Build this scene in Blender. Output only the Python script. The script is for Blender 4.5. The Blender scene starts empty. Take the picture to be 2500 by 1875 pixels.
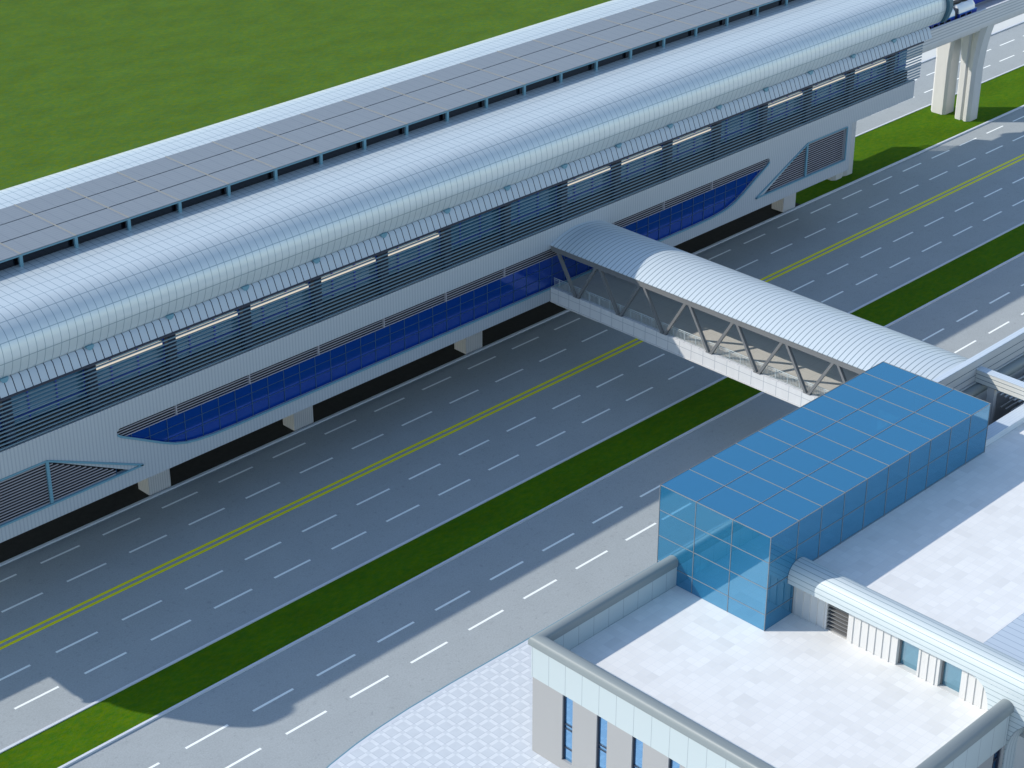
import bpy, math, random
from mathutils import Vector
from mathutils.geometry import tessellate_polygon
random.seed(4)
S = bpy.context.scene
COL = S.collection

# ------------------------------------------------------------------ materials
def nt(name):
    m = bpy.data.materials.new(name); m.use_nodes = True
    t = m.node_tree; t.nodes.clear()
    out = t.nodes.new('ShaderNodeOutputMaterial')
    return m, t, out
def N(t, typ, **kw):
    n = t.nodes.new(typ)
    for k, v in kw.items(): setattr(n, k, v)
    return n
def mth(t, op, a, b=None, c=None):
    n = t.nodes.new('ShaderNodeMath'); n.operation = op
    for i, x in enumerate((a, b, c)):
        if x is None: continue
        if isinstance(x, (int, float)): n.inputs[i].default_value = x
        else: t.links.new(x, n.inputs[i])
    return n.outputs[0]
def mix(t, f, a, b):
    n = t.nodes.new('ShaderNodeMix'); n.data_type = 'RGBA'
    for k, x in ((0, f), (6, a), (7, b)):
        if isinstance(x, (int, float)): n.inputs[k].default_value = x
        elif isinstance(x, tuple): n.inputs[k].default_value = (x + (1,))[:4]
        else: t.links.new(x, n.inputs[k])
    return n.outputs[2]
def line(t, s, period, width, off=0.0):
    # 1 on a joint line of the given width, 0 elsewhere
    a = mth(t, 'DIVIDE', mth(t, 'SUBTRACT', s, off), period)
    fr = mth(t, 'FRACT', mth(t, 'ADD', a, 0.5))
    d = mth(t, 'ABSOLUTE', mth(t, 'SUBTRACT', fr, 0.5))
    return mth(t, 'LESS_THAN', d, width / period / 2)
def surf(name, col, rough=.6, metal=0.0, spec=.5, var=.06, vscale=.35, dirt=0.0, seams=(), seamcol=(.05,.09,.12),
         bump=0.0, bscale=8, cells=None, patch=None, coat=0.0, stretch=None, dark=0.0):
    m, t, out = nt(name)
    b = N(t, 'ShaderNodeBsdfPrincipled'); t.links.new(b.outputs[0], out.inputs[0])
    tc = N(t, 'ShaderNodeTexCoord'); co = tc.outputs['Object']
    uv = N(t, 'ShaderNodeSeparateXYZ'); t.links.new(tc.outputs['UV'], uv.inputs[0])
    if stretch:
        mp = N(t, 'ShaderNodeMapping'); mp.inputs['Scale'].default_value = stretch
        t.links.new(co, mp.inputs[0]); co = mp.outputs[0]
    n1 = N(t, 'ShaderNodeTexNoise'); n1.inputs['Scale'].default_value = vscale; n1.inputs['Detail'].default_value = 8
    n1.inputs['Roughness'].default_value = .65
    t.links.new(co, n1.inputs['Vector'])
    f = mth(t, 'MULTIPLY', mth(t, 'SUBTRACT', n1.outputs['Fac'], .5), 2 * var)
    f = mth(t, 'ADD', f, 1.0)
    c = N(t, 'ShaderNodeVectorMath', operation='SCALE'); c.inputs[0].default_value = col
    t.links.new(f, c.inputs['Scale']); cc = c.outputs[0]
    if cells:
        pu, pv, amt = cells
        fu = mth(t, 'FLOOR', mth(t, 'DIVIDE', uv.outputs[0], pu)); fv = mth(t, 'FLOOR', mth(t, 'DIVIDE', uv.outputs[1], pv))
        cx = N(t, 'ShaderNodeCombineXYZ'); t.links.new(fu, cx.inputs[0]); t.links.new(fv, cx.inputs[1])
        w = N(t, 'ShaderNodeTexWhiteNoise'); t.links.new(cx.outputs[0], w.inputs['Vector'])
        g = mth(t, 'ADD', 1.0, mth(t, 'MULTIPLY', mth(t, 'SUBTRACT', w.outputs['Value'], .6), amt))
        s2 = N(t, 'ShaderNodeVectorMath', operation='SCALE'); t.links.new(cc, s2.inputs[0]); t.links.new(g, s2.inputs['Scale']); cc = s2.outputs[0]
    if patch:
        pu, pv, amt = patch
        fu = mth(t, 'FLOOR', mth(t, 'DIVIDE', uv.outputs[0], pu)); fv = mth(t, 'FLOOR', mth(t, 'DIVIDE', uv.outputs[1], pv))
        cx = N(t, 'ShaderNodeCombineXYZ'); t.links.new(fu, cx.inputs[0]); t.links.new(fv, cx.inputs[1])
        w = N(t, 'ShaderNodeTexWhiteNoise'); t.links.new(cx.outputs[0], w.inputs['Vector'])
        g = mth(t, 'SUBTRACT', 1.0, mth(t, 'MULTIPLY', mth(t, 'POWER', w.outputs['Value'], 4.0), amt))
        s2 = N(t, 'ShaderNodeVectorMath', operation='SCALE'); t.links.new(cc, s2.inputs[0]); t.links.new(g, s2.inputs['Scale']); cc = s2.outputs[0]
    if dirt:
        n2 = N(t, 'ShaderNodeTexNoise'); n2.inputs['Scale'].default_value = 2.2; n2.inputs['Detail'].default_value = 10
        n2.inputs['Roughness'].default_value = .75; t.links.new(co, n2.inputs['Vector'])
        r = N(t, 'ShaderNodeMapRange'); r.inputs[1].default_value = .55; r.inputs[2].default_value = .74
        t.links.new(n2.outputs['Fac'], r.inputs[0])
        cc = mix(t, mth(t, 'MULTIPLY', r.outputs[0], dirt), cc, tuple(x * .35 for x in col))
        n3 = N(t, 'ShaderNodeTexNoise'); n3.inputs['Scale'].default_value = 9; n3.inputs['Detail'].default_value = 6
        t.links.new(co, n3.inputs['Vector'])
        g = mth(t, 'ADD', 1.0, mth(t, 'MULTIPLY', mth(t, 'SUBTRACT', n3.outputs['Fac'], .5), dirt * 1.1))
        s3 = N(t, 'ShaderNodeVectorMath', operation='SCALE'); t.links.new(cc, s3.inputs[0]); t.links.new(g, s3.inputs['Scale']); cc = s3.outputs[0]
    mask = None
    for (ax, per, wid, off) in seams:
        l = line(t, uv.outputs[ax], per, wid, off)
        mask = l if mask is None else mth(t, 'MAXIMUM', mask, l)
    if mask is not None: cc = mix(t, mask, cc, seamcol)
    t.links.new(cc, b.inputs['Base Color'])
    b.inputs['Roughness'].default_value = rough; b.inputs['Metallic'].default_value = metal
    b.inputs['Specular IOR Level'].default_value = spec; b.inputs['Coat Weight'].default_value = coat
    if bump:
        n4 = N(t, 'ShaderNodeTexNoise'); n4.inputs['Scale'].default_value = bscale; n4.inputs['Detail'].default_value = 5
        t.links.new(co, n4.inputs['Vector'])
        bp = N(t, 'ShaderNodeBump'); bp.inputs['Strength'].default_value = bump; bp.inputs['Distance'].default_value = .05
        t.links.new(n4.outputs['Fac'], bp.inputs['Height']); t.links.new(bp.outputs[0], b.inputs['Normal'])
    return m
def glass(name, tint, body, refl=.45, clear=.12, rough=.02, seams=(), rtint=(.55,.78,1)):
    # tinted, half reflective facade glass
    m, t, out = nt(name)
    d = N(t, 'ShaderNodeBsdfPrincipled'); d.inputs['Base Color'].default_value = body + (1,); d.inputs['Roughness'].default_value = .08
    tr = N(t, 'ShaderNodeBsdfTransparent'); tr.inputs[0].default_value = tint + (1,)
    gl = N(t, 'ShaderNodeBsdfGlossy'); gl.inputs[0].default_value = rtint + (1,); gl.inputs['Roughness'].default_value = rough
    m1 = N(t, 'ShaderNodeMixShader'); m1.inputs[0].default_value = clear
    t.links.new(d.outputs[0], m1.inputs[1]); t.links.new(tr.outputs[0], m1.inputs[2])
    m2 = N(t, 'ShaderNodeMixShader'); m2.inputs[0].default_value = refl
    t.links.new(m1.outputs[0], m2.inputs[1]); t.links.new(gl.outputs[0], m2.inputs[2])
    t.links.new(m2.outputs[0], out.inputs[0])
    return m
def grass(name, c1, c2, c3):
    m, t, out = nt(name)
    b = N(t, 'ShaderNodeBsdfPrincipled'); t.links.new(b.outputs[0], out.inputs[0])
    b.inputs['Roughness'].default_value = .95; b.inputs['Specular IOR Level'].default_value = .05
    tc = N(t, 'ShaderNodeTexCoord')
    mp = N(t, 'ShaderNodeMapping'); mp.inputs['Rotation'].default_value = (0, 0, math.radians(45)); mp.inputs['Scale'].default_value = (1, 2.0, 1)
    t.links.new(tc.outputs['Object'], mp.inputs[0])
    def nz(sc, de=6, co=mp.outputs[0]):
        n = N(t, 'ShaderNodeTexNoise'); n.inputs['Scale'].default_value = sc; n.inputs['Detail'].default_value = de
        n.inputs['Roughness'].default_value = .7; t.links.new(co, n.inputs['Vector']); return n.outputs['Fac']
    a = nz(1.3); f = nz(4.2); g = nz(.16, 3)
    def rng(x, lo, hi):
        r = N(t, 'ShaderNodeMapRange'); r.inputs[1].default_value = lo; r.inputs[2].default_value = hi; t.links.new(x, r.inputs[0]); return r.outputs[0]
    c = mix(t, rng(a, .36, .64), c1, c2)
    c = mix(t, mth(t, 'MULTIPLY', rng(f, .45, .75), .55), c, c3)
    k = mth(t, 'ADD', mth(t, 'MULTIPLY', g, .6), .76)
    s = N(t, 'ShaderNodeVectorMath', operation='SCALE'); t.links.new(c, s.inputs[0]); t.links.new(k, s.inputs['Scale'])
    t.links.new(s.outputs[0], b.inputs['Base Color'])
    bp = N(t, 'ShaderNodeBump'); bp.inputs['Strength'].default_value = .5; bp.inputs['Distance'].default_value = .06
    t.links.new(f, bp.inputs['Height']); t.links.new(bp.outputs[0], b.inputs['Normal'])
    return m
def lamp_mat(name, col, st):
    m, t, out = nt(name)
    e = N(t, 'ShaderNodeEmission'); e.inputs[0].default_value = col + (1,); e.inputs[1].default_value = st
    t.links.new(e.outputs[0], out.inputs[0]); return m
def plaid(name):
    m, t, out = nt(name)
    b = N(t, 'ShaderNodeBsdfPrincipled'); t.links.new(b.outputs[0], out.inputs[0]); b.inputs['Roughness'].default_value = .8
    tc = N(t, 'ShaderNodeTexCoord'); uv = N(t, 'ShaderNodeSeparateXYZ'); t.links.new(tc.outputs['UV'], uv.inputs[0])
    P = 1.0
    su = line(t, uv.outputs[0], P, .27, .0); sv = line(t, uv.outputs[1], P, .27, .0)
    st = mth(t, 'MULTIPLY', mth(t, 'MAXIMUM', su, sv), mth(t, 'SUBTRACT', 1.0, mth(t, 'MULTIPLY', mth(t, 'MULTIPLY', su, sv), .8)))
    w = N(t, 'ShaderNodeTexNoise'); w.inputs['Scale'].default_value = 2.; w.inputs['Detail'].default_value = 6; t.links.new(tc.outputs['Object'], w.inputs['Vector'])
    c = mix(t, st, (.57,.62,.67), (.67,.715,.76))
    j = mth(t, 'MAXIMUM', line(t, uv.outputs[0], P, .045, .16), line(t, uv.outputs[1], P, .045, .16))
    c = mix(t, mth(t, 'MULTIPLY', j, .40), c, (.33,.38,.45))
    s = N(t, 'ShaderNodeVectorMath', operation='SCALE'); t.links.new(c, s.inputs[0])
    t.links.new(mth(t, 'ADD', .93, mth(t, 'MULTIPLY', w.outputs['Fac'], .14)), s.inputs['Scale'])
    t.links.new(s.outputs[0], b.inputs['Base Color']); return m

M = {}
M['asphalt'] = surf('asphalt', (.365,.40,.415), .92, var=.10, vscale=.35, dirt=.45, bump=.25, bscale=25, spec=.2)
M['kerb'] = surf('kerb_stone', (.62,.66,.72), .8, var=.08)
M['white_paint'] = surf('road_paint_white', (.93,.96,.94), .7, var=.03)
M['yellow_paint'] = surf('road_paint_yellow', (.93,.86,.0), .7, var=.05)
M['grass'] = grass('grass', (.050,.130,.024), (.098,.150,.0), (.088,.135,.075))
M['grass_median'] = grass('grass_median', (.040,.125,.004), (.085,.150,.0), (.065,.14,.035))
M['deep_shade'] = surf('painted_shade', (.045,.042,.036), .95, var=.3, vscale=2, bump=.3, bscale=6, spec=.1)  # near-black colour standing in for the deep shade under the station
M['paving'] = plaid('paving')
M['pavement'] = surf('pavement', (.64,.66,.64), .85, var=.05)
M['concrete'] = surf('concrete', (.56,.56,.56), .8, var=.12, vscale=.9, stretch=(1,1,.25), bump=.1, bscale=12)
M['deck_concrete'] = surf('deck_concrete', (.60,.61,.62), .8, var=.12, vscale=1.4, stretch=(1,1,.3), seams=((0,1.27,.05,.2),(1,.82,.045,.70)), seamcol=(.33,.36,.40))
M['grooved'] = surf('grooved_concrete', (.60,.61,.62), .75, var=.08, seams=((1,.352,.10,.02),), seamcol=(.36,.385,.42))  # groove shadows put into the colour as darker lines on flat faces
M['cladding'] = surf('ribbed_cladding', (.42,.455,.49), .6, var=.03, seams=((0,.30,.10,0),), seamcol=(.335,.375,.425))
M['pier'] = surf('pier_cladding', (.60,.60,.60), .7, var=.05, seams=((0,.22,.06,0),), seamcol=(.45,.46,.48))
M['roof'] = surf('roof_aluminium', (.60,.67,.70), .36, metal=.25, var=.03, seams=((0,.655,.05,.33),(1,1.45,.06,.25)), seamcol=(.27,.36,.41), spec=.6)
M['rim'] = surf('dark_collar', (.045,.12,.17), .4, var=.03)
M['teal'] = surf('teal_trim', (.13,.29,.38), .5, var=.03)
M['skirt'] = surf('skirt_panel', (.44,.51,.58), .5, var=.02, seams=((0,.655,.075,.33),), seamcol=(.01,.02,.05))
M['blade'] = surf('louvre_blade', (.13,.215,.28), .45, var=.04)
M['slat'] = surf('vent_slat', (.34,.33,.37), .5, var=.04)
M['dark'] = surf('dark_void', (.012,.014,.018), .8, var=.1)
M['steel_dark'] = surf('dark_steel', (.022,.03,.055), .5, var=.05)
M['steel'] = surf('painted_steel', (.17,.175,.18), .5, var=.04)
M['rail'] = surf('rail_steel', (.55,.62,.64), .35, metal=.4, var=.02)
M['canopy'] = surf('canopy_sheet', (.58,.65,.69), .42, metal=.15, var=.02, seams=((0,.475,.075,.1),), seamcol=(.20,.27,.31))
M['bridge_floor'] = surf('bridge_floor', (.50,.49,.45), .8, var=.05, seams=((0,1.2,.03,0),(1,1.2,.03,0)), seamcol=(.4,.4,.37))
M['solar'] = surf('solar_panel', (.205,.235,.27), .42, var=.04, spec=.4, seams=((0,1.17,.04,.1),(1,.34,.025,.05)), seamcol=(.14,.165,.20))
M['beige'] = surf('beige_beam', (.27,.27,.245), .6, var=.03)
M['glazing_line'] = surf('glazing_line', (.03,.09,.19), .5, var=.02)
M['black_glass'] = glass('black_glass', (.02,.02,.05), (.002,.002,.004), refl=.012, clear=0, rtint=(.3,.4,.7))
M['blue_glass'] = glass('deep_blue_glass', (.02,.06,.3), (.0,.035,.26), refl=.16, clear=0, rtint=(.35,.5,1))
M['screen_glass'] = glass('screen_glass', (.45,.68,.95), (.07,.26,.42), refl=.25, clear=.3)
M['pav_glass'] = glass('pavilion_glass', (.06,.35,.62), (.018,.175,.33), refl=.38, clear=.14, rtint=(.30,.60,.82))
M['win_glass'] = glass('window_glass', (.02,.2,.4), (.02,.16,.36), refl=.45, clear=0, rtint=(.5,.75,1))
M['door_glass'] = glass('door_glass', (.1,.3,.4), (.02,.13,.2), refl=.4, clear=0, rtint=(.5,.72,.85))
M['mullion'] = surf('mullion', (.24,.24,.245), .6, spec=.2, var=.02)
M['wall_grey'] = surf('wall_grey', (.335,.34,.345), .85, var=.03)
M['panel_pale'] = surf('pale_panel', (.46,.53,.55), .5, var=.015, seams=((0,1.43,.035,.55),), seamcol=(.25,.30,.34))
M['coping'] = surf('coping_metal', (.22,.255,.265), .5, metal=.0, var=.04)
M['terrace'] = surf('terrace_tile', (.775,.78,.77), .7, var=.03, vscale=1.2, cells=(.605,.605,.07), patch=(1.21,1.21,.08), seams=((0,.605,.022,0),(1,.605,.022,0)), seamcol=(.69,.71,.73))
M['band'] = surf('ribbed_band', (.52,.585,.61), .5, metal=.0, var=.02, seams=((1,.37,.045,.1),), seamcol=(.20,.28,.32))
M['reveal'] = surf('ribbed_reveal', (.52,.585,.61), .45, var=.02, seams=((0,.37,.045,.1),), seamcol=(.25,.33,.38))
M['seamroof'] = surf('standing_seam_roof', (.52,.60,.68), .45, metal=.1, var=.02, seams=((0,.58,.06,.1),), seamcol=(.33,.41,.50))
M['white_wall'] = surf('white_wall', (.60,.60,.59), .8, var=.04, vscale=1.5, stretch=(1,1,.2))
M['cap'] = surf('grooved_cap', (.57,.65,.72), .5, var=.02, seams=((1,.22,.035,.05),), seamcol=(.48,.56,.66))
M['fascia'] = surf('fascia_panel', (.62,.63,.60), .5, var=.02, seams=((1,.36,.04,.30),), seamcol=(.03,.08,.12))
M['fascia2'] = surf('fascia_panel_wide', (.48,.50,.52), .5, var=.02, seams=((1,.655,.06,.53),), seamcol=(.03,.08,.12))
M['light'] = lamp_mat('strip_light', (1,.93,.80), .55)
M['train_white'] = surf('train_white', (.72,.76,.80), .3, var=.02, coat=.4)
M['train_blue'] = surf('train_blue', (.01,.045,.42), .3, var=.02, coat=.4)
M['train_stripe'] = surf('train_stripe', (.03,.22,.55), .3, var=.02)
M['seat_red'] = surf('seat_red', (.45,.05,.02), .6, var=.02)
M['platform'] = surf('platform_floor', (.60,.64,.70), .7, var=.05)

# ------------------------------------------------------------------ mesh tools
class MB:
    def __init__(s): s.v = []; s.f = []; s.uv = []
    def poly(s, pts, uv=None):
        i = len(s.v); s.v += [tuple(p) for p in pts]; s.f.append(tuple(range(i, i + len(pts))))
        if uv is None:
            n = Vector((0, 0, 0)); P = [Vector(p) for p in pts]
            for a in range(len(P)): n += P[a].cross(P[(a + 1) % len(P)])
            ax = max(range(3), key=lambda k: abs(n[k]))
            uv = [((p[0], p[1]) if ax == 2 else (p[0], p[2]) if ax == 1 else (p[1], p[2])) for p in pts]
        s.uv += list(uv)
    def box(s, x0, x1, y0, y1, z0, z1):
        c = [(x, y, z) for x in (x0, x1) for y in (y0, y1) for z in (z0, z1)]
        for q in ((0,1,3,2), (4,6,7,5), (0,4,5,1), (2,3,7,6), (0,2,6,4), (1,5,7,3)): s.poly([c[k] for k in q])
    def prism(s, pts, axis, a, b, uvflip=False, caps=True):
        # closed 2D outline pts swept along axis from a to b
        def P(p, t): return (t, p[0], p[1]) if axis == 'X' else (p[0], t, p[1]) if axis == 'Y' else (p[0], p[1], t)
        L = [0.0]
        for i in range(len(pts)):
            q = pts[(i + 1) % len(pts)]; L.append(L[-1] + math.hypot(q[0] - pts[i][0], q[1] - pts[i][1]))
        for i in range(len(pts)):
            p, q = pts[i], pts[(i + 1) % len(pts)]
            s.poly([P(p, a), P(p, b), P(q, b), P(q, a)], [(a, L[i]), (b, L[i]), (b, L[i + 1]), (a, L[i + 1])])
        if caps:
            for t in (a, b):
                for tri in tessellate_polygon([[Vector((p[0], p[1], 0)) for p in pts]]):
                    s.poly([P(pts[k], t) for k in tri])
    def skin(s, path, axis, a, b, th):
        # open path thickened to a sheet and swept
        out = []
        for i, p in enumerate(path):
            q0 = path[max(i - 1, 0)]; q1 = path[min(i + 1, len(path) - 1)]
            d = Vector((q1[0] - q0[0], q1[1] - q0[1])); d.normalize()
            out.append((p[0] - d.y * th, p[1] + d.x * th))
        s.prism(list(path) + out[::-1], axis, a, b)
    def face_holes(s, outer, holes, axis, a, b):
        # plate with holes: outline in 2D, from depth a (front) to b
        def P(p, t): return (p[0], t, p[1]) if axis == 'Y' else (t, p[0], p[1])
        loops = [outer] + holes; flat = [p for l in loops for p in l]
        tris = tessellate_polygon([[Vector((p[0], p[1], 0)) for p in l] for l in loops])
        for t in (a, b):
            for tri in tris: s.poly([P(flat[k], t) for k in tri])
        for l in loops:
            for i in range(len(l)):
                p, q = l[i], l[(i + 1) % len(l)]
                s.poly([P(p, a), P(p, b), P(q, b), P(q, a)])
    def bar(s, p, q, w, h, up=(0, 0, 1)):
        p, q = Vector(p), Vector(q); d = (q - p).normalized(); u = Vector(up)
        r = d.cross(u)
        if r.length < 1e-4: r = d.cross(Vector((1, 0, 0)))
        r.normalize(); u = r.cross(d).normalized()
        c = [o + r * (sx * w / 2) + u * (sz * h / 2) for o in (p, q) for sx, sz in ((-1,-1), (1,-1), (1,1), (-1,1))]
        for k in ((0,1,2,3), (7,6,5,4), (0,4,5,1), (1,5,6,2), (2,6,7,3), (3,7,4,0)): s.poly([c[i] for i in k])
    def rod(s, p, q, r, n=8):
        p, q = Vector(p), Vector(q); d = (q - p).normalized()
        a = d.cross(Vector((0, 0, 1)));
        if a.length < 1e-4: a = d.cross(Vector((1, 0, 0)))
        a.normalize(); b = a.cross(d)
        R = [[o + (a * math.cos(t) + b * math.sin(t)) * r for t in [2 * math.pi * k / n for k in range(n)]] for o in (p, q)]
        for k in range(n): s.poly([R[0][k], R[0][(k+1) % n], R[1][(k+1) % n], R[1][k]])
        s.poly(R[0][::-1]); s.poly(R[1])
    def build(s, name, mat, parent=None, smooth=None, kind=None, bevel=0):
        me = bpy.data.meshes.new(name); me.from_pydata(s.v, [], s.f)
        l = me.uv_layers.new(name='UVMap')
        for i, c in enumerate(s.uv): l.data[i].uv = c
        import bmesh
        bm = bmesh.new(); bm.from_mesh(me); bmesh.ops.remove_doubles(bm, verts=bm.verts, dist=1e-4)
        bmesh.ops.recalc_face_normals(bm, faces=bm.faces); bm.to_mesh(me); bm.free()
        if smooth:
            for p in me.polygons: p.use_smooth = True
            me.set_sharp_from_angle(angle=math.radians(smooth))
        me.materials.append(M[mat] if isinstance(mat, str) else mat)
        o = bpy.data.objects.new(name, me); COL.objects.link(o)
        if parent is not None:
            o.parent = parent
            w = Vector((0, 0, 0)); q = parent
            while q is not None: w += q.location; q = q.parent
            o.location = -w
        if kind: o['kind'] = kind
        if bevel:
            bv = o.modifiers.new('bevel', 'BEVEL'); bv.width = bevel; bv.segments = 2; bv.limit_method = 'ANGLE'
        return o
def box(name, mat, parent, *b, **kw):
    m = MB(); m.box(*b); return m.build(name, mat, parent, **kw)
def thing(name, label, cat, loc, group=None):
    o = bpy.data.objects.new(name, None); COL.objects.link(o); o.location = loc; o.empty_display_size = 1
    o['label'] = label; o['category'] = cat
    if group: o['group'] = group
    return o
def dup(o, dx, dy=0, dz=0, parent=None):
    c = o.copy(); COL.objects.link(c); c.location = (o.location[0] + dx, o.location[1] + dy, o.location[2] + dz)
    if parent is not None: c.parent = parent
    return c
def arc(cx, cy, r, a0, a1, n, ry=None):
    ry = r if ry is None else ry
    return [(cx + r * math.cos(math.radians(a0 + (a1 - a0) * i / n)), cy + ry * math.sin(math.radians(a0 + (a1 - a0) * i / n))) for i in range(n + 1)]

# ------------------------------------------------------------------ ground, roads
box('grass_field', 'grass', None, -900, 1400, 139.9, 1600, -.4, .10, kind='structure')
box('ground', 'pavement', None, -900, 1400, -900, 139.9, -.6, -.1, kind='structure')
RX0, RX1 = -150, 420
box('main_road', 'asphalt', None, RX0, RX1, 95.2, 114.25, -.1, 0, kind='structure')
box('service_road', 'asphalt', None, RX0, RX1, 70, 90.85, -.1, 0.001, kind='structure')
box('far_road', 'asphalt', None, RX0, RX1, 122.65, 132.25, -.1, 0, kind='structure')
box('pavement', 'pavement', None, RX0, RX1, 132.5, 139.9, -.1, .15, kind='structure')
box('median_grass', 'grass_median', None, RX0, RX1, 91.05, 94.98, -.1, .07, kind='structure')
box('station_median_grass', 'grass_median', None, RX0, RX1, 114.48, 122.43, -.1, .08, kind='structure')
box('shade_strip', 'deep_shade', None, 50, 158.5, 114.6, 122.3, .0, .084, kind='structure')  # dark strip over the grass, paints the shade beneath the station
k = MB()
for y0, y1 in ((94.98, 95.2), (90.85, 91.05), (114.25, 114.48), (122.43, 122.65), (132.25, 132.5)):
    k.box(RX0, RX1, y0, y1, -.1, .145)
k.build('kerb', 'kerb', None, kind='structure')
dash = MB()
n0 = -16
for Y, ph in ((112.5, 0), (109.0, 0), (102.0, 0), (98.5, 0), (86.96, 0), (83.47, 0), (125.67, 1.05), (129.15, 1.05)):
    for i in range(n0, 44):
        x = 62.58 + ph + 5.58 * i
        dash.box(x, x + 3.48, Y - .10, Y + .10, .0, .006)
dash.build('lane_marking', 'white_paint', None, kind='structure')
yl = MB(); yl.box(RX0, RX1, 105.63, 105.90, 0, .006); yl.box(RX0, RX1, 105.03, 105.30, 0, .006)
yl.build('centre_line', 'yellow_paint', None, kind='structure')
# near sidewalk with a curving kerb
kc = [(300,79.5),(100,79.5),(80,79.55),(74,79.65),(70,79.62),(67.5,79.5),(65,79.25),(62.5,78.85),(60,78.2),(56,76.7),(52,74.4),(48,71),(44,66),(40,60)]
sw = MB(); low = [(40,-60),(300,-60)]
sw.prism([(x, y) for x, y in kc] + low, 'Z', -.05, .145)
sw.build('sidewalk', 'paving', None, kind='structure')
kb = MB()
def offs(path, d):
    o = []
    for i, p in enumerate(path):
        a = path[max(i-1,0)]; b = path[min(i+1,len(path)-1)]
        v = Vector((b[0]-a[0], b[1]-a[1])).normalized(); o.append((p[0]+v.y*d, p[1]-v.x*d))
    return o
k2 = offs(kc, -.04); k1 = offs(kc, -.24)
kb.prism([(x, y) for x, y in k1] + k2[::-1], 'Z', -.05, .15)
kb.build('sidewalk_kerb', 'kerb', None, kind='structure')
kj = MB(); k3 = offs(kc, -.03); k4 = offs(kc, .07); kj.prism(k3 + k4[::-1], 'Z', .1, .154); kj.build('kerb_joint', 'teal', None, kind='structure')

# ------------------------------------------------------------------ metro station
YN, YC = 107.85, 118.7
YF = 2 * YC - YN
XL, XR = 43.0, 167.5
st = thing('metro_station', 'long elevated metro station with rounded silver roof standing over the road', 'station', (105.5, YC, 0))
up = MB(); up.box(XL, XR, YN - .03, YN + .25, 11.47, 13.37); up.build('upper_wall', 'cladding', st)
up = MB(); up.box(XL, XR, YF - .25, YF + .03, 11.47, 13.37); up.build('upper_wall', 'cladding', st)
# lower concourse wall with its openings
LB0, LB1 = 54.6, 156.9
win = [(67.75,11.40),(67.5,11.2),(67.52,10.95),(67.75,10.72),(69.04,10.03),(71.32,8.78),(72.4,8.28),(73.43,7.96),(74.5,7.78),(76.0,7.66),(78.2,7.6)]
winr = [(211.05 - x, z) for x, z in win]
winh = win + winr[::-1]
tri = [(54.75+.35,11.2),(61.5,11.2),(68.2,7.75),(54.75+.35,7.75)]
trir = [(211.05 - x, z) for x, z in tri]
outer = [(LB0,6.4),(LB1,6.4),(LB1,11.47),(LB0,11.47)]
w = MB(); w.face_holes(outer, [winh, tri, trir], 'Y', YN, YN + .32); w.build('concourse_wall', 'cladding', st)
box('concourse_wall', 'cladding', st, LB0, LB1, YF - .3, YF, 6.4, 11.47)
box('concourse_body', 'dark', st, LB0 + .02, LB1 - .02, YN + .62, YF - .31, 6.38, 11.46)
for xa, xb in ((LB0, LB0 + .02), (LB1 - .02, LB1)): box('end_wall', 'cladding', st, xa, xb, YN + .33, YF - .31, 6.41, 11.46)
box('platform_slab', 'platform', st, XL + .1, XR - .1, YN + .26, YF - .26, 11.5, 12.2)
for ya, yb in ((YN + .3, YN + 5.6), (YF - 5.6, YF - .3)): box('platform', 'platform', st, XL + .1, XR - .1, ya, yb, 12.2, 13.3)
# window lens: louvre strip and glass wall
def inside(z):  # x extent of the lens at height z
    xs = []
    for i in range(len(win) - 1):
        (xa, za), (xb, zb) = win[i], win[i + 1]
        if min(za, zb) <= z <= max(za, zb) and za != zb: xs.append(xa + (xb - xa) * (z - za) / (zb - za))
    return max(xs) if xs else 67.7
box('dark_backing', 'dark', st, 67.4, 143.6, YN + .52, YN + .56, 10.5, 11.45)
gl = MB(); g = [(inside(10.52) - .0, 10.52)] + [p for p in win if p[1] < 10.5]
gr = [(211.05 - x, z) for x, z in g]
gl.prism(g + gr[::-1], 'Y', YN + .26, YN + .30)
concourse = gl.build('concourse_window', 'blue_glass', st)
ml = MB()
x = 81.55 - 1.59 * 9
while x < 143.3:
    for zz in (10.5,):
        zb = 7.62
        if x < 78.2 or x > 132.8:
            xx = x if x < 100 else 211.05 - x
            for i in range(len(win) - 1):
                (xa, za), (xb, zb2) = win[i], win[i + 1]
                if xa <= xx <= xb: zb = za + (zb2 - za) * (xx - xa) / (xb - xa)
        if zb < 10.45: box('mullion', 'glazing_line', concourse, x - .022, x + .022, YN + .21, YN + .27, zb, 10.5)
    x += 1.59
tr_ = MB()
for z in (9.62, 8.70):
    xi = inside(z); tr_.box(xi, 211.05 - xi, YN + .2, YN + .262, z - .014, z + .014)
tr_.build('transom', 'glazing_line', concourse)
fr = MB()
lens_lo = [p for p in win if p[1] < 11.0]
for L in (lens_lo, [(211.05 - x, z) for x, z in lens_lo]):
    for i in range(len(L) - 1): fr.bar((L[i][0], YN - .0, L[i][1]), (L[i+1][0], YN - .0, L[i+1][1]), .16, .10, up=(0, 1, 0))
fr.bar((78.2, YN, 7.6), (132.85, YN, 7.6), .16, .1, up=(0, 1, 0))
fr.build('window_frame', 'teal', concourse)
for i in range(4):
    z = 11.20 - .215 * i; xi = inside(z) + .05
    m = MB(); m.box(xi, 211.05 - xi, YN + .10, YN + .14, z - .04, z + .025)
    m.build('louvre_slat', 'slat', st)
lp = box('louvre_post', 'slat', st, 72.80, 72.90, YN + .06, YN + .26, 10.52, 11.4)
for i in range(1, 10): dup(lp, 6.90 * i, 0, 0, st)
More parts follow.
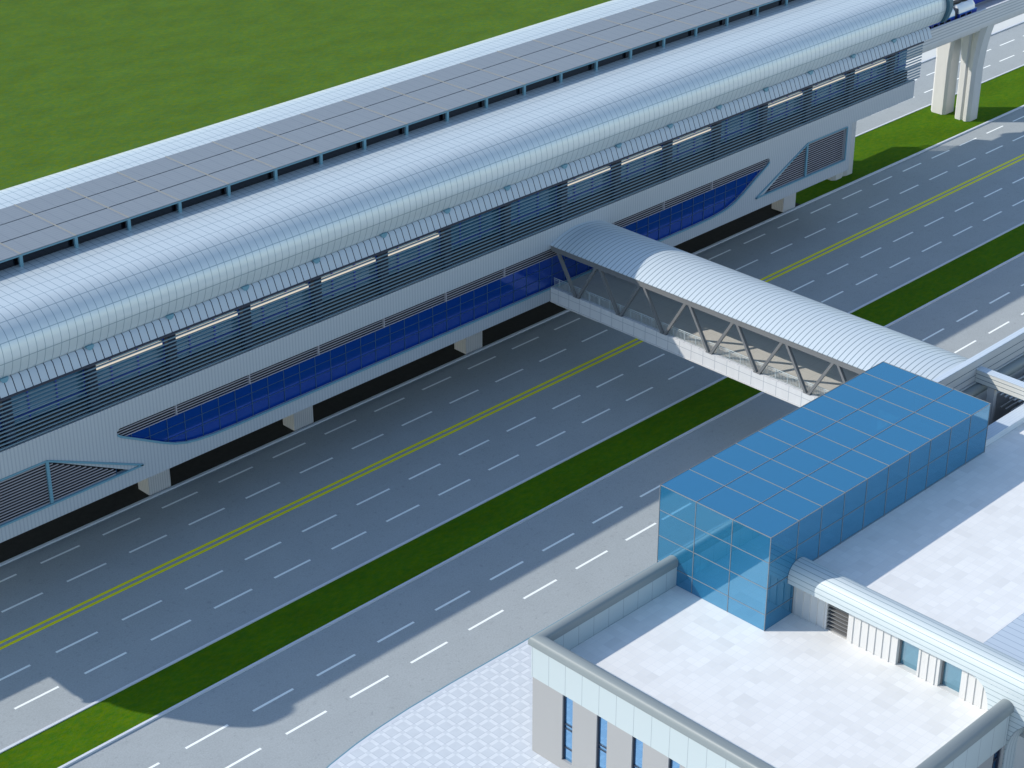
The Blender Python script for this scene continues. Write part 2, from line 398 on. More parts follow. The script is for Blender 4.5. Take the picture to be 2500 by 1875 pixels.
# triangular vents at both ends
def vent(sgn):
    T = tri if sgn < 0 else trir
    f = lambda x: x if sgn < 0 else 211.05 - x
    e = bpy.data.objects.new('triangular_vent', None); COL.objects.link(e); e.parent = st
    box('vent_backing', 'dark', e, *sorted((f(55.2), f(68.4))), YN + .58, YN + .61, 7.7, 11.3)
    m = MB()
    for i in range(15):
        z = 11.02 - .228 * i
        xr = 61.5 + (68.2 - 61.5) * (11.2 - z) / 3.45 - .25
        xr = min(xr, 67.1)
        a, b = sorted((f(55.2), f(xr)))
        m.box(a, b, YN + .08, YN + .12, z - .045, z + .03)
    m.build('vent_slat', 'slat', e)
    m = MB(); P = [(f(a), b) for a, b in ((55.0, 11.25), (61.55, 11.25), (69.4, 7.7), (55.0, 7.7))]
    for i in range(4):
        a, b = P[i], P[(i + 1) % 4]; m.bar((a[0], YN - .005, a[1]), (b[0], YN - .005, b[1]), .14, .2 if i else .12, up=(0, 1, 0))
    m.box(*sorted((f(61.42), f(61.66))), YN - .07, YN + .09, 7.8, 11.2)
    m.build('vent_frame', 'teal', e)
vent(-1); vent(1)
# upper louvre screen
SX0, SX1 = XL, 168.35
def blades(Y, s):
    first = None
    for i in range(13):
        z = 13.56 + .305 * i
        if first is None:
            m = MB(); m.box(SX0, SX1, Y - .045, Y + .045, z - .05, z + .05)
            first = m.build('louvre_blade', 'blade', st)
        else: dup(first, 0, 0, .305 * i, st)
    m = MB(); m.box(SX0, SX1, min(Y - s*.12, Y + s*.06), max(Y - s*.12, Y + s*.06), 17.22, 17.36); m.build('head_rail', 'steel_dark', st)
blades(YN + .02, 1); blades(YF - .02, -1)
col0 = box('column', 'steel_dark', st, 65.75 - 20.85, 66.47 - 20.85, YN + .16, YN + .62, 13.3, 17.6)
for i in range(1, 18): dup(col0, 6.95 * i, 0, 0, st)
for i in range(0, 18): dup(col0, 6.95 * i, YF - YN - .78, 0, st)
br = MB(); br.prism([(-.32, 0), (.32, 0)] + arc(0, 0, .32, 0, -180, 8, ry=.36)[1:-1], 'Y', YN + .30, YN + .56)
b0 = br.build('bracket', 'teal', st); b0.location = (b0.location[0] + 59.33 - 13.9, b0.location[1], b0.location[2] + 18.58)
for i in range(1, 18): dup(b0, 6.95 * i, 0, 0, st)
# glass platform screen behind the blades
scr = box('platform_screen', 'screen_glass', st, XL + .5, XR - .5, YN + .95, YN + 1.0, 13.3, 16.6)
m = MB()
for i in range(53):
    x = 45 + 2.317 * i; m.box(x - .05, x + .05, YN + .86, YN + .94, 13.3, 16.7)
m.box(XL + .5, XR - .5, YN + .86, YN + .93, 14.9, 15.0)
m.build('screen_post', 'train_blue', scr)
m = MB(); m.box(XL + .5, XR - .5, YN + .66, YN + .78, 13.3, 14.45); m.build('screen_base', 'dark', scr)
off = {2, 8, 9, 13}
for i in range(17):
    x0 = 45.62 + 6.95 * i
    if i in off: continue
    m = MB(); m.box(x0 + .15, x0 + 6.1, YN + .70, YN + .84, 16.19, 16.54); m.build('strip_light', 'light', st)
# roof
prof = [(108.62,18.36),(108.45,18.44),(108.22,18.72),(108.03,19.16),(107.84,19.75),(107.80,20.2),(107.87,20.67),(108.0,21.1),(108.24,21.5),(108.52,21.82),(108.9,22.09),(109.3,22.30),(109.75,22.45),(110.4,22.52),(112.0,22.54),(114.0,22.55),(115.6,22.56)]
RC = 119.35
full = prof + [(2 * RC - y, z) for y, z in prof[::-1]]
RL, RR = 41.0, 172.0
m = MB(); m.skin(full, 'X', RL, RR, -.12)
roof = m.build('roof', 'roof', st, smooth=35)
rim = [(RC + (y - RC) * 1.035, 18.3 + (z - 18.3) * 1.06 + .05) for y, z in full]
for a, b in ((RR - .02, RR + .62), (RL - .62, RL + .02)):
    m = MB(); m.skin(rim, 'X', a, b, -.52); m.build('end_collar', 'rim', roof, smooth=35)
for s in (1, -1):
    P = [(YN + .02, 17.36), (YN + .14, 17.62), (YN + .28, 17.95), (YN + .42, 18.30), (YN + .60, 18.42)]
    if s < 0: P = [(2 * RC - y, z) for y, z in P]
    m = MB(); m.skin(P, 'X', RL + 2.0, 169.9, .05 * s); m.build('skirt', 'skirt', roof, smooth=35)
box('rear_screen', 'blade', st, XL + .6, XR - .6, YF - 1.1, YF - .95, 13.3, 17.5)
block_outline = [(110.9, 13.3), (110.2, 14.4), (109.2, 14.55), (108.3, 15.04), (107.6, 15.9), (106.9, 16.8), (106.35, 17.66), (106.05, 18.4), (105.95, 19.1), (106.05, 19.6), (106.3, 20.1), (106.65, 20.6), (107.05, 21.0), (107.8, 21.6), (109.7, 22.2), (111, 22.4), (RC, 22.42)]
block_outline = block_outline + [(2 * RC - y, z) for y, z in block_outline[:-1][::-1]]
m = MB(); m.prism(block_outline, 'X', RL + .1, RL + .3); m.build('gable_light_block', 'rim', st)  # unseen plate added at the left end, outline shaped for the road shadow
g2 = [(YN + .9, 14.6), (YN + 1.0, 17.3), (108.75, 18.5), (108.4, 19.2), (108.2, 20.2), (108.8, 21.5), (109.9, 22.2), (111, 22.38), (RC, 22.4)]
g2 = g2 + [(2 * RC - y, z) for y, z in g2[:-1][::-1]]
m = MB(); m.prism(g2, 'X', XR - 2.2, XR - 2.0); m.build('gable_light_block', 'rim', st)  # plate added inside the right end to stop light passing through
# solar canopy
sc = bpy.data.objects.new('solar_canopy', None); COL.objects.link(sc); sc.parent = st
SY0, SY1, SZ = 115.25, 123.45, 23.55
px0 = 65.82 - 4.67 * 6
NP = 30
px0 = 65.82 - 4.67 * 5
NP = 28
px1 = px0 + 4.67 * NP
box('clerestory', 'black_glass', sc, px0 + .5, px1 - .5, 115.75, 122.95, 22.35, 23.2)
m = MB()
m.box(px0, px1, SY0, SY0 + .12, SZ - .17, SZ - .055); m.box(px0, px1, SY1 - .12, SY1, SZ - .17, SZ - .055)
m.build('edge_beam', 'teal', sc)
cb = box('cross_beam', 'beige', sc, px0 - .045, px0 + .045, SY0 + .0, SY1 - .0, SZ - .05, SZ + .025)
for i in range(1, NP + 1): dup(cb, 4.67 * i, 0, 0, sc)
box('purlin_deck', 'steel_dark', sc, px0 + .2, px1 - .2, SY0 + .14, SY1 - .14, SZ - .15, SZ - .07)
po = box('post', 'teal', sc, px0 - .13, px0 + .13, SY0 + .02, SY0 + .2, 22.4, SZ - .16)
for i in range(1, NP + 1): dup(po, 4.67 * i, 0, 0, sc)
ys = [(115.27, 117.88), (118.00, 120.74), (120.86, 123.43)]
for (ya, yb) in ys:
    m = MB(); m.box(px0 + .05, px0 + 4.62, ya, yb, SZ - .04, SZ)
    p0 = m.build('solar_panel', 'solar', sc)
    for i in range(1, NP): dup(p0, 4.67 * i, 0, 0, sc)
# piers
def stpier(x0, x1, y0, y1):
    m = MB(); m.box(x0, x1, y0, y1, 0, 6.38); return m.build('pier', 'pier', st, bevel=.04)
for x in (48.5 + .8, 74.1, 88.95, 109.0, 132.4, 155.4):
    if x > 54:
        p = stpier(x, x + 2.1, 114.6, 116.15); dup(p, 0, 2 * (YC - 115.375), 0, st)
        box('pier_bracket', 'dark', st, x + .3, x + 1.8, 116.2, 121.2, 5.6, 6.37)
m = MB()
for sx in (1, -1):
    f = lambda x: x if sx > 0 else 211.05 - x
    out = [(166.2,116.4),(166.6,116.05),(167.6,116.05),(168.1,116.25),(168.6,116.05),(169.6,116.05),(170.0,116.4),(170.0,121.0),(169.6,121.35),(166.6,121.35),(166.2,121.0)]
    m = MB(); m.prism([(f(x), y) for x, y in out], 'Z', 0, 11.45); m.build('end_pier', 'concrete', st)
    pass

# ------------------------------------------------------------------ viaduct
va = thing('elevated_viaduct', 'pale concrete railway viaduct on twin pillars leaving the end of the station', 'viaduct', (193, YC, 0))
VY = 3.85
def vside(s):
    # grooved parapet face
    P = [(VY, 12.06)]
    z = 12.06
    steps = [(12.10, .0), (12.62, .05), (12.66, .0), (13.0, .05), (13.04, .0), (13.38, .05), (13.42, .0), (13.76, .05), (13.80, .0), (14.18, .05)]
    out = [(VY - .9, 12.0)] + [(VY - .10 + d + .05, z) for z, d in [(12.0, -.1)] + steps] + [(VY - .28, 14.18), (VY - .28, 12.35), (VY - .9, 12.35)]
    return [(YC - y, z) for y, z in out] if s < 0 else [(YC + y, z) for y, z in out]
for (x0, x1) in ((XR + .05, 330), (-120, XL - .05)):
    m = MB(); m.prism([(YC - 2.96, 11.3), (YC + 2.96, 11.3), (YC + 3.0, 12.34), (YC - 3.0, 12.34)], 'X', x0, x1); m.build('deck', 'concrete', va)
    for s in (-1, 1):
        a, b = sorted((YC + s * 3.85, YC + s * 3.58))
        box('parapet', 'grooved', va, x0, x1, a, b, 12.42, 14.2)
        a, b = sorted((YC + s * 3.80, YC + s * 2.9)); box('edge_girder', 'concrete', va, x0, x1, a, b, 12.0, 12.419)
rl = MB()
for y in (116.2, 117.65, 119.75, 121.2): rl.box(-120, 330, y - .04, y + .04, 12.36, 12.5)
rl.build('rail', 'rail', va)
def vpier(x):
    for s in (-1, 1):
        # leg lofted from its plan outline; grooved in the middle of both broad faces, flaring towards the deck
        lv = [(0, .62, 2.75), (6.6, .60, 2.80), (8.2, .50, 2.95), (9.6, .32, 3.15), (10.9, .10, 3.4), (12.0, .02, 3.7)]
        pl = [(-.85, 0), (.85, 0), (1.15, .14), (1.15, .80), (.70, 1), (-.70, 1), (-1.15, .80), (-1.15, .14)] if s > 0 else [(-.72, 0), (.72, 0), (1.15, .16), (1.15, .46), (.92, .53), (.92, .60), (1.15, .67), (1.15, .84), (.72, 1), (-.72, 1), (-1.15, .84), (-1.15, .67), (-.92, .60), (-.92, .53), (-1.15, .46), (-1.15, .16)]
        rings = [[(x + u, YC + s * (a + (b - a) * v), z) for u, v in pl] for z, a, b in lv]
        m = MB()
        for A, B in zip(rings, rings[1:]):
            for i in range(len(pl)): m.poly([A[i], A[(i+1) % len(pl)], B[(i+1) % len(pl)], B[i]])
        m.build('pier', 'concrete', va)
for x in (193.45, 224, 255, 12): vpier(x)

# ------------------------------------------------------------------ trains
def car(parent, x0, x1, y0, y1, nose=0):
    c = bpy.data.objects.new('car', None); COL.objects.link(c); c.parent = parent; c.location = ((x0 + x1) / 2 - parent.location[0], 0, 0)
    w = y1 - y0; ym = (y0 + y1) / 2
    low = [(y0 + .1, 12.75), (y1 - .1, 12.75), (y1, 13.1), (y1, 14.42), (y0, 14.42), (y0, 13.1)]
    top = [(y1, 14.424), (y1 - .08, 14.9), (y1 - .45, 15.3), (ym, 15.46), (y0 + .45, 15.3), (y0 + .08, 14.9), (y0, 14.424)]
    m = MB(); m.prism(low, 'X', x0, x1); m.build('body', 'train_blue', c, bevel=.05)
    m = MB()
    secs = [(x0, 1)] + [(x1, 1)]
    if nose:
        secs = [(x0, 1), (x1 - .7, 1), (x1 - .3, .93), (x1 - .05, .82), (x1 + .12, .6)]
    rings = [[(x, ym + (y - ym) * s, 14.42 + (z - 14.42) * (s if s < 1 else 1)) for y, z in top] for x, s in secs]
    for a, b in zip(rings, rings[1:]):
        for i in range(len(top)): m.poly([a[i], a[(i+1) % len(top)], b[(i+1) % len(top)], b[i]])
    m.poly(rings[0]); m.poly(rings[-1][::-1])
    m.build('car_roof', 'train_white', c, smooth=50)
    m = MB()
    for y in (y0 - .012, y1 + .012): m.box(x0 + .02, x1 - .02, y - .01, y + .01, 14.34, 14.44)
    m.build('stripe', 'train_stripe', c)
    m = MB(); x = x0 + .35
    while x + .95 < x1 - .2: m.box(x, x + .9, y0 - .02, y0 + .05, 13.62, 14.22); m.box(x, x + .9, y1 - .05, y1 + .02, 13.62, 14.22); x += 1.25
    m.build('window', 'black_glass', c)
    m = MB(); x = x0 + .35
    while x + .95 < x1 - .2: m.box(x + .88, x + .96, y0 - .025, y0, 13.56, 14.26); m.box(x - .06, x + .02, y0 - .025, y0, 13.56, 14.26); m.box(x - .06, x + .96, y0 - .025, y0, 13.54, 13.60); x += 1.25
    m.build('window_frame', 'slat', c)
    L = x1 - x0
    for fx in ((.28, .72) if L > 6 else (.18, .62)):
        m = MB(); m.prism([(x0 + L * fx + 1.0 * math.cos(t), ym - .35 + .33 * math.sin(t)) for t in [k * math.pi / 8 for k in range(16)]], 'Z', 15.25, 15.58)
        m.build('roof_vent', 'dark', c, smooth=40)
    return c
def train(name, label, y0, y1, xs, nose, loc):
    t = thing(name, label, 'train', loc)
    for i, (a, b) in enumerate(xs):
        car(t, a, b, y0, y1, nose and b == max(q[1] for q in xs))
        if i: 
            p = xs[i-1][1]; m = MB(); m.box(p + .0, a - .0, y0 + .18, y1 - .18, 12.9, 15.05); m.build('gangway', 'steel_dark', t)
    return t
t1 = train('metro_train', 'white roofed blue metro train on the near track, nose just out of the station', 115.55, 118.2,
      [(50.0, 67.0), (67.7, 84.7), (85.4, 102.4), (103.1, 120.1), (120.8, 137.8), (151.5, 168.5), (169.2, 186.3), (187.1, 190.75)], True, (120, 116.9, 12.5))
t2 = train('metro_train', 'blue and white metro train on the far track, reaching further along the viaduct', 119.2, 121.85,
      [(60, 77), (77.7, 94.7), (160, 177), (177.7, 194.9), (195.5, 201.2), (201.8, 203.7)], True, (150, 120.5, 12.5))
# ------------------------------------------------------------------ footbridge
BX0, BX1 = 112.92, 119.95
bY0, bY1 = 68.75, 107.80
fb = thing('footbridge', 'covered truss footbridge with curved pale canopy linking station and hall', 'bridge', (116.4, 90, 0))
m = MB(); m.box(bY0, bY1, 0, 1, 0, 1); 
def ydeck(x0, x1):
    m = MB(); sg = -1 if x0 < 116 else 1
    m.box(x0, x1, bY0, bY1, 6.45, 7.74); m.build('side_beam', 'deck_concrete', fb)
    xa, xb = (x0 - .06, x1 + .1) if sg < 0 else (x0 - .1, x1 + .06)
    m = MB(); m.box(xa, xb, bY0, bY1, 6.36, 6.449); m.build('drip_ledge', 'concrete', fb)
ydeck(BX0, BX0 + .32); ydeck(BX1 - .32, BX1)
box('deck', 'bridge_floor', fb, BX0 + .321, BX1 - .321, bY0, bY1, 6.5, 7.42)
box('bearing_girder', 'concrete', fb, BX0 + .5, BX1 - .5, 102.6, 107.6, 5.95, 6.35)
box('gutter_strip', 'concrete', fb, BX0 + .33, BX0 + .62, bY0, bY1, 7.421, 7.52)
for x in (BX0 + .12, BX1 - .12):
    m = MB(); m.box(x - .14, x + .14, bY0, bY1, 11.27, 11.75); m.build('top_chord', 'steel', fb)
def diag(x, ya, za, yb, zb):
    m = MB(); m.bar((x, ya, za), (x, yb, zb), .22, .26, up=(1, 0, 0)); return m.build('diagonal', 'steel', fb)
bots = [104.75 - 5.0 * i for i in range(8)]
for x in (BX0 + .12, BX1 - .12):
    for b in bots:
        if b < 69: continue
        diag(x, b + .15, 7.76, b + 2.32, 11.3)
        if b - 2.28 > 68.6: diag(x, b - .15, 7.76, b - 2.22, 11.3)
    m = MB()
    pass
    for b in bots: box('node_plate', 'steel', fb, x - .16, x + .16, b - .35, b + .35, 7.742, 7.80)
cw = (BX1 - BX0) / 2; cx = (BX0 + BX1) / 2
can = [(cx + (cw + .05) * math.cos(math.radians(a)) , 11.72 + .98 * math.sin(math.radians(a)) ** .85 if 0 < a < 180 else 11.72) for a in []]
can = [(cx - cw - .08 + (2 * cw + .16) * i / 20, 11.76 + .86 * (1 - ((i - 10) / 10) ** 2)) for i in range(21)]
m = MB()
L = [0]
th = -.07
m2 = MB(); m2.skin(can, 'Y', bY0, bY1 + .02, .07); m2.build('canopy', 'canopy', fb, smooth=30)
def railing(x):
    e = bpy.data.objects.new('railing', None); COL.objects.link(e); e.parent = fb
    m = MB(); m.rod((x, bY0, 8.52), (x, bY1, 8.52), .035); m.rod((x, bY0, 8.38), (x, bY1, 8.38), .02); m.rod((x, bY0, 7.72), (x, bY1, 7.72), .02); m.build('handrail', 'rail', e)
    rp = box('rail_post', 'rail', e, x - .03, x + .03, bY0 - .03, bY0 + .03, 7.42, 8.55); n = 1
    while bY0 + 1.2 * n < bY1: dup(rp, 0, 1.2 * n, 0, e); n += 1
    m = MB(); y = bY0
    while y < bY1: m.box(x - .013, x + .013, y - .013, y + .013, 7.7, 8.40); y += .15
    m.build('baluster', 'rail', e)
railing(BX0 + .42); railing(BX1 - .42)
m = MB(); y = 104.
while y > 70: m.box(BX1 - .8, BX1 - .45, y - .7, y + .7, 10.9, 11.05); y -= 5
m.build('light_fitting', 'dark', fb)
m = MB(); m.rod((BX1 - .38, bY0, 11.05), (BX1 - .38, bY1, 11.05), .04); m.build('conduit', 'steel_dark', fb)

# ------------------------------------------------------------------ terrace building
TX0, TY0, TY1, TZ = 72.65, 45.55, 70.72, 7.0
WX = 88.89
tb = thing('terrace_building', 'low pale building with a white tiled roof terrace and rounded grey coping', 'building', (81, 58, 0))
box('roof_terrace', 'terrace', tb, TX0 + .6, WX, TY0 + .5, TY1 - .66, 6.6, TZ)
# outer walls with window slots
WZ1 = 6.1
fy = [(68.02 - 2.93 * i, 67.14 - 2.93 * i) for i in range(8)]
holes = [[(b, .9), (a, .9), (a, WZ1 - .02), (b, WZ1 - .02)] for a, b in fy if b > TY0 + .8]
m = MB(); m.face_holes([(TY0 + .06, .14), (TY1 - .06, .14), (TY1 - .06, WZ1), (TY0 + .06, WZ1)], holes, 'X', TX0 + .06, TX0 + .46); m.build('front_wall', 'wall_grey', tb)
for a, b in fy:
    if b < TY0 + .8: continue
    wdw = box('window', 'win_glass', tb, TX0 + .26, TX0 + .29, b, a, .9, WZ1 - .02)
    m = MB()
    for z in (2.35, 2.75, 4.6 - 1.2, ): pass
    for z in (1.9, 3.42, 3.75): m.box(TX0 + .19, TX0 + .255, b, a, z - .035, z + .035)
    m.box(TX0 + .17, TX0 + .254, a - .09, a, .9, WZ1 - .02); m.build('window_frame', 'steel_dark', wdw)
sxw = [(86.85, 87.75), (83.0, 84.6), (79.2, 80.8), (75.4, 77.0)]
holes = [[(a, .9), (b, .9), (b, WZ1 - .02), (a, WZ1 - .02)] for a, b in sxw]
m = MB(); m.face_holes([(TX0 + .47, .14), (88.05, .14), (88.05, WZ1), (TX0 + .47, WZ1)], holes, 'Y', TY0 + .06, TY0 + .46); m.build('side_wall', 'wall_grey', tb)
for a, b in sxw:
    wdw = box('window', 'win_glass', tb, a, b, TY0 + .30, TY0 + .33, .9, WZ1 - .02)
    m = MB(); m.box(a, b, TY0 + .2, TY0 + .295, 5.1, 5.2); m.box(b - .14, b, TY0 + .14, TY0 + .295, .9, WZ1 - .02); m.box((a+b)/2 - .03, (a+b)/2 + .03, TY0 + .22, TY0 + .295, .9, WZ1 - .02); m.build('window_frame', 'steel_dark', wdw)
box('rear_wall', 'wall_grey', tb, TX0 + .461, 88.05, TY1 - .46, TY1 - .06, .14, WZ1)
# parapet panels
m = MB(); m.box(TX0, TX0 + .58, TY0, TY1, WZ1, 8.68); m.build('parapet', 'panel_pale', tb)
m = MB(); m.box(TX0 + .581, 88.0, TY1 - .64, TY1, WZ1, 8.66); m.build('parapet', 'panel_pale', tb)
m = MB(); m.box(TX0 + .581, 88.0, TY0, TY0 + .56, WZ1, 8.66); m.build('parapet', 'panel_pale', tb)
# rounded coping, mitred round the corner
cp = [(-.10, 0), (.78, 0), (.78, .42), (.74, .54), (.63, .63), (.47, .68), (.30, .68), (.10, .60), (-.04, .47), (-.10, .30)]
cp = [(a - .06, b + 8.56) for a, b in cp]
def coping(p0, p1, inward0, inward1):
    pass
cm = MB()
# path: (88, TY1) -> (TX0,TY1) -> (TX0,TY0) -> (88,TY0)
path = [((88.0, TY1), (0, -1)), ((TX0, TY1), (1, -1)), ((TX0, TY0), (1, 1)), ((88.08, TY0), (0, 1))]
rings = [[(p[0] + d[0] * a, p[1] + d[1] * a, z) for a, z in cp] for p, d in path]
for A, B in zip(rings, rings[1:]):
    for i in range(len(cp)): cm.poly([A[i], A[(i+1) % len(cp)], B[(i+1) % len(cp)], B[i]])
cm.poly(rings[0]); cm.poly(rings[-1][::-1])
cm.build('coping', 'coping', tb, smooth=50)

# ------------------------------------------------------------------ hall building
hb = thing('hall_building', 'tall pale hall with tiled roof, ribbed roof edge and louvred roof court', 'building', (120, 55, 0))
HZ = 10.16
BT = 62.54
# wall to the terrace with door recesses and vent
doors = [(54.33, 52.75), (51.17, 49.60)]
ventr = (59.80, 58.12)
holes = [[(b, 7.03), (a, 7.03), (a, 9.6), (b, 9.6)] for a, b in doors] + [[(ventr[1], 7.06), (ventr[0], 7.06), (ventr[0], 9.3), (ventr[1], 9.3)]]
m = MB(); m.face_holes([(46.2, 7.005), (70.0, 7.005), (70.0, 9.9), (46.2, 9.9)], holes, 'X', WX, WX + .5); m.build('terrace_wall', 'white_wall', hb)
y = 62.3
while y > 47.0:
    if not any(b - .10 < y < a + .10 for a, b in doors + [ventr]):
        box('wall_rib', 'white_wall', hb, WX - .06, WX, y - .04, y + .04, 7.005, 9.85)
    y -= .57
for a, b in doors:
    d = box('glazed_door', 'door_glass', hb, WX + .40, WX + .43, b, a, 7.03, 9.6)
    m = MB(); m.box(WX + .3, WX + .395, a - .10, a, 7.03, 9.6); m.box(WX + .3, WX + .395, b, b + .05, 7.03, 9.6); m.build('door_frame', 'steel', d)
v = bpy.data.objects.new('wall_vent', None); COL.objects.link(v); v.parent = hb
box('vent_backing', 'dark', v, WX + .42, WX + .46, ventr[1], ventr[0], 7.06, 9.3)
m = MB()
for i in range(7):
    z = 7.2 + .29 * i; m.box(WX + .06, WX + .30, ventr[1], ventr[0], z - .02, z + .05)
m.build('vent_slat', 'steel', v)
box('tiled_roof', 'terrace', hb, 90.0, 111.35, 49.5, 69.9, 9.9, HZ)
box('tiled_roof', 'terrace', hb, 111.35, 190, 49.5, 62.86, 9.9, HZ)
box('seam_roof', 'seamroof', hb, 90.0, 190, 30, 49.5, 9.9, HZ - .01)
# big rounded roof edge band
sec = [(89.0, 9.72), (88.12, 9.72), (88.09, 10.1)] + [(88.1 + 1.06 - 1.06 * math.cos(math.radians(a)), 10.16 + 1.0 * math.sin(math.radians(a))) for a in range(9, 172, 9)] + [(90.25, 10.17), (90.25, 10.05), (89.0, 9.95)]
m = MB(); m.prism(sec, 'Y', 30, BT - .02); m.build('roof_band', 'band', hb, smooth=40)
rv = [(45.6, .14), (45.6, 5.4), (45.52, 6.1), (45.38, 6.66), (45.17, 7.15), (44.95, 7.5), (44.58, 7.91), (44.1, 8.25), (43.4, 8.5), (42.4, 8.6), (30, 8.62)]
leg = [(30, 9.715), (48.36, 9.715), (47.94, 9.53), (47.64, 9.34), (47.44, 9.07), (47.29, 8.72), (47.18, 8.31), (47.11, 7.88), (47.06, 7.3), (47.04, 6.6), (47.04, .14)] + rv
m = MB(); m.face_holes(leg, [], 'X', 88.1, 88.86); m.build('edge_leg', 'band', hb)
m = MB(); m.skin([(y - .02, z - .02) for y, z in rv], 'X', 88.12, 90.1, .015); m.build('bay_reveal', 'reveal', hb, smooth=40)
m = MB(); m.box(90.1, 90.5, 30, 46.19, .14, 9.8); m.build('bay_wall', 'wall_grey', hb)
# main body and the roof court
box('body', 'white_wall', hb, 89.45, 190, 30.1, 68.0, .14, 6.0)
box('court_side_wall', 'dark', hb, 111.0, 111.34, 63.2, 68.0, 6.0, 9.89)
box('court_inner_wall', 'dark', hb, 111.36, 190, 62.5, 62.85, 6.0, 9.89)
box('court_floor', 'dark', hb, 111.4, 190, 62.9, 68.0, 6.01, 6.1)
box('street_wall', 'white_wall', hb, 89.45, 190, 68.1, 68.5, .14, 11.1)
box('court_kerb', 'cap', hb, 111.36, 190, 62.87, 64.0, 10.0, 10.72)
box('court_kerb', 'cap', hb, 110.9, 111.355, 62.9, 68.0, 10.0, 10.5)
m = MB(); m.box(111.0, 190, 68.20, 68.62, 11.18, 13.0); m.build('street_fascia', 'fascia2', hb)
m = MB(); m.box(111.0, 190, 68.16, 68.66, 13.001, 13.08); m.build('fascia_cap', 'cap', hb)
m = MB(); m.box(118.40, 119.0, 60.0, 68.19, 11.08, 12.14); m.build('cross_beam', 'fascia', hb)
m = MB(); m.box(118.34, 119.06, 60.0, 68.19, 12.141, 12.21); m.build('cross_beam_cap', 'cap', hb)
box('court_column', 'concrete', hb, 118.5, 118.9, 66.5, 67.1, 6.1, 11.07)
box('court_column', 'concrete', hb, 118.5, 118.9, 60.3, 60.9, 10.15, 11.07)
m = MB(); m.rod((111.4, 67.85, 10.65), (190, 67.85, 10.65), .42, 20); m.build('half_round_duct', 'coping', hb, smooth=40)
m = MB(); y = 67.3
while y > 64.2:
    m.box(120.2, 190, y - .06, y + .06, 9.7, 9.78); y -= .40
m.build('sunshade_slat', 'white_wall', hb)
m = MB(); y = 67.2
while y > 64.6:
    m.box(121.0, 190, y - .05, y + .05, 8.2, 8.3); y -= .45
m.build('sunshade_slat', 'white_wall', hb)

# ------------------------------------------------------------------ glass pavilion
GX0, GX1, GY0, GY1, GZ = 85.96, 111.12, 62.54, 71.82, 14.16
gp = thing('glass_pavilion', 'long blue mirrored glass box rising from the roof terrace', 'pavilion', ((GX0 + GX1) / 2, (GY0 + GY1) / 2, 7))
T = .04
zb_end = 7.0
def pane(name, *b): return box(name, 'pav_glass', gp, *b)
def _glass(name, pts, t):
    m = MB(); m.poly(pts); return m.build(name, 'pav_glass', gp)
_glass('glass_roof', [(GX0, GY0, GZ), (GX1, GY0, GZ), (GX1, GY1, GZ), (GX0, GY1, GZ)], T)
_glass('end_glazing', [(GX0, GY0, 7.01), (GX0, GY1, 7.01), (GX0, GY1, GZ), (GX0, GY0, GZ)], T)
_glass('end_glazing', [(GX1, GY0, HZ), (GX1, GY1, HZ), (GX1, GY1, GZ), (GX1, GY0, GZ)], T)
_glass('side_glazing', [(GX0, GY0, 7.01), (WX - .06, GY0, 7.01), (WX - .06, GY0, HZ), (GX1, GY0, HZ), (GX1, GY0, GZ), (GX0, GY0, GZ)], T)
_glass('side_glazing', [(GX0, GY1, 7.01), (GX1, GY1, 7.01), (GX1, GY1, GZ), (GX0, GY1, GZ)], T)
box('floor', 'concrete', gp, GX0 + .05, GX1 - .05, TY1 + .03, GY1 - .03, 6.7, 7.0)
m = MB(); e = .016; h = .026
xs = [GX0] + [91.3 - 2.48 + 2.486 * i for i in range(-0, 9)] + [GX1]
xs = [GX0, 88.86] + [91.33 + 2.475 * i for i in range(8)] + [GX1]
ysg = [GY0, 65.64, 68.72, GY1]
zs = [12.25, 10.25, 8.25]
for x in xs:
    m.box(x - e, x + e, GY0 - h*.6, GY1 + h*.6, GZ - .02, GZ + .03)
    zlo = 7.02 if x < WX else HZ
    m.box(x - e, x + e, GY0 - h, GY0 + .02, zlo, GZ + .01)
    m.box(x - e, x + e, GY1 - .02, GY1 + h, 7.02, GZ + .01)
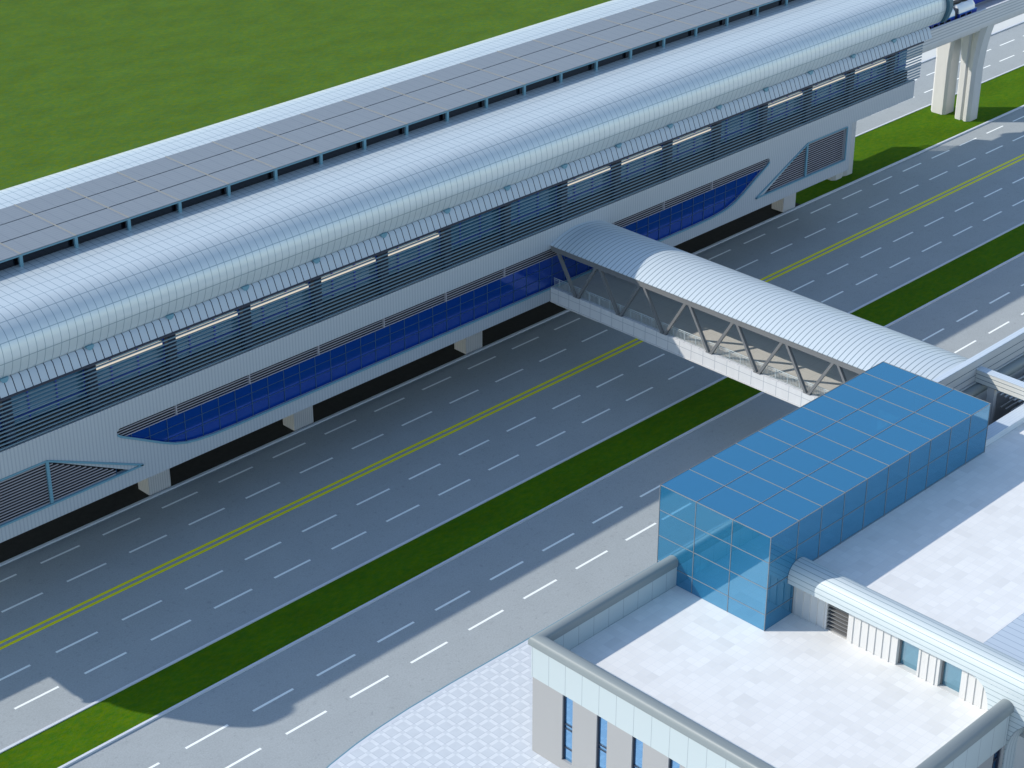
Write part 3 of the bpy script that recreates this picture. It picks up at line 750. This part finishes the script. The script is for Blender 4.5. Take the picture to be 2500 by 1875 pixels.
for y in ysg:
    m.box(GX0 - h*.6, GX1 + h*.6, y - e, y + e, GZ - .022, GZ + .028)
    m.box(GX0 - h, GX0 + .02, y - e, y + e, 7.02, GZ + .01)
    m.box(GX1 - .02, GX1 + h, y - e, y + e, HZ, GZ + .01)
for z in zs:
    m.box(GX0 - h, GX0 + .02, GY0, GY1, z - e, z + e)
    m.box(GX0, GX1 if z > HZ else WX - .05, GY0 - h, GY0 + .02, z - e, z + e)
    m.box(GX0, GX1, GY1 - .02, GY1 + h, z - e, z + e)
    if z > HZ: m.box(GX1 - .02, GX1 + h, GY0, GY1, z - e, z + e)
m.build('glazing_bar', 'mullion', gp)

# ------------------------------------------------------------------ light, sky, camera
EL, AZ = 33.9, -45.08
d = Vector((math.cos(math.radians(AZ)) * math.cos(math.radians(EL)), math.sin(math.radians(AZ)) * math.cos(math.radians(EL)), -math.sin(math.radians(EL))))
su = bpy.data.lights.new('sun', 'SUN'); su.energy = 3.1; su.angle = math.radians(.5); su.color = (1, .93, .83)
so = bpy.data.objects.new('sun', su); COL.objects.link(so); so.rotation_euler = d.to_track_quat('-Z', 'Y').to_euler()
so.location = (60, 200, 120)
W = bpy.data.worlds.new('World'); S.world = W; W.use_nodes = True
t = W.node_tree; bg = t.nodes['Background']
sk = t.nodes.new('ShaderNodeTexSky'); sk.sky_type = 'NISHITA'; sk.sun_disc = False
sk.sun_elevation = math.radians(EL); sk.sun_rotation = math.radians(-45.08)
sk.air_density = 1.15; sk.dust_density = .3; sk.ozone_density = .7
t.links.new(sk.outputs[0], bg.inputs[0]); bg.inputs[1].default_value = .15
cam = bpy.data.cameras.new('camera'); co = bpy.data.objects.new('camera', cam); COL.objects.link(co)
co.location = (0, 0, 81); co.rotation_euler = (math.radians(90 - 27.973), 0, math.radians(44.923 - 90))
cam.lens = 68.823; cam.sensor_width = 36; cam.clip_end = 3000; cam.clip_start = .5
S.camera = co
S.view_settings.view_transform = 'Standard'; S.view_settings.look = 'None'; S.view_settings.exposure = .40; S.view_settings.gamma = 1
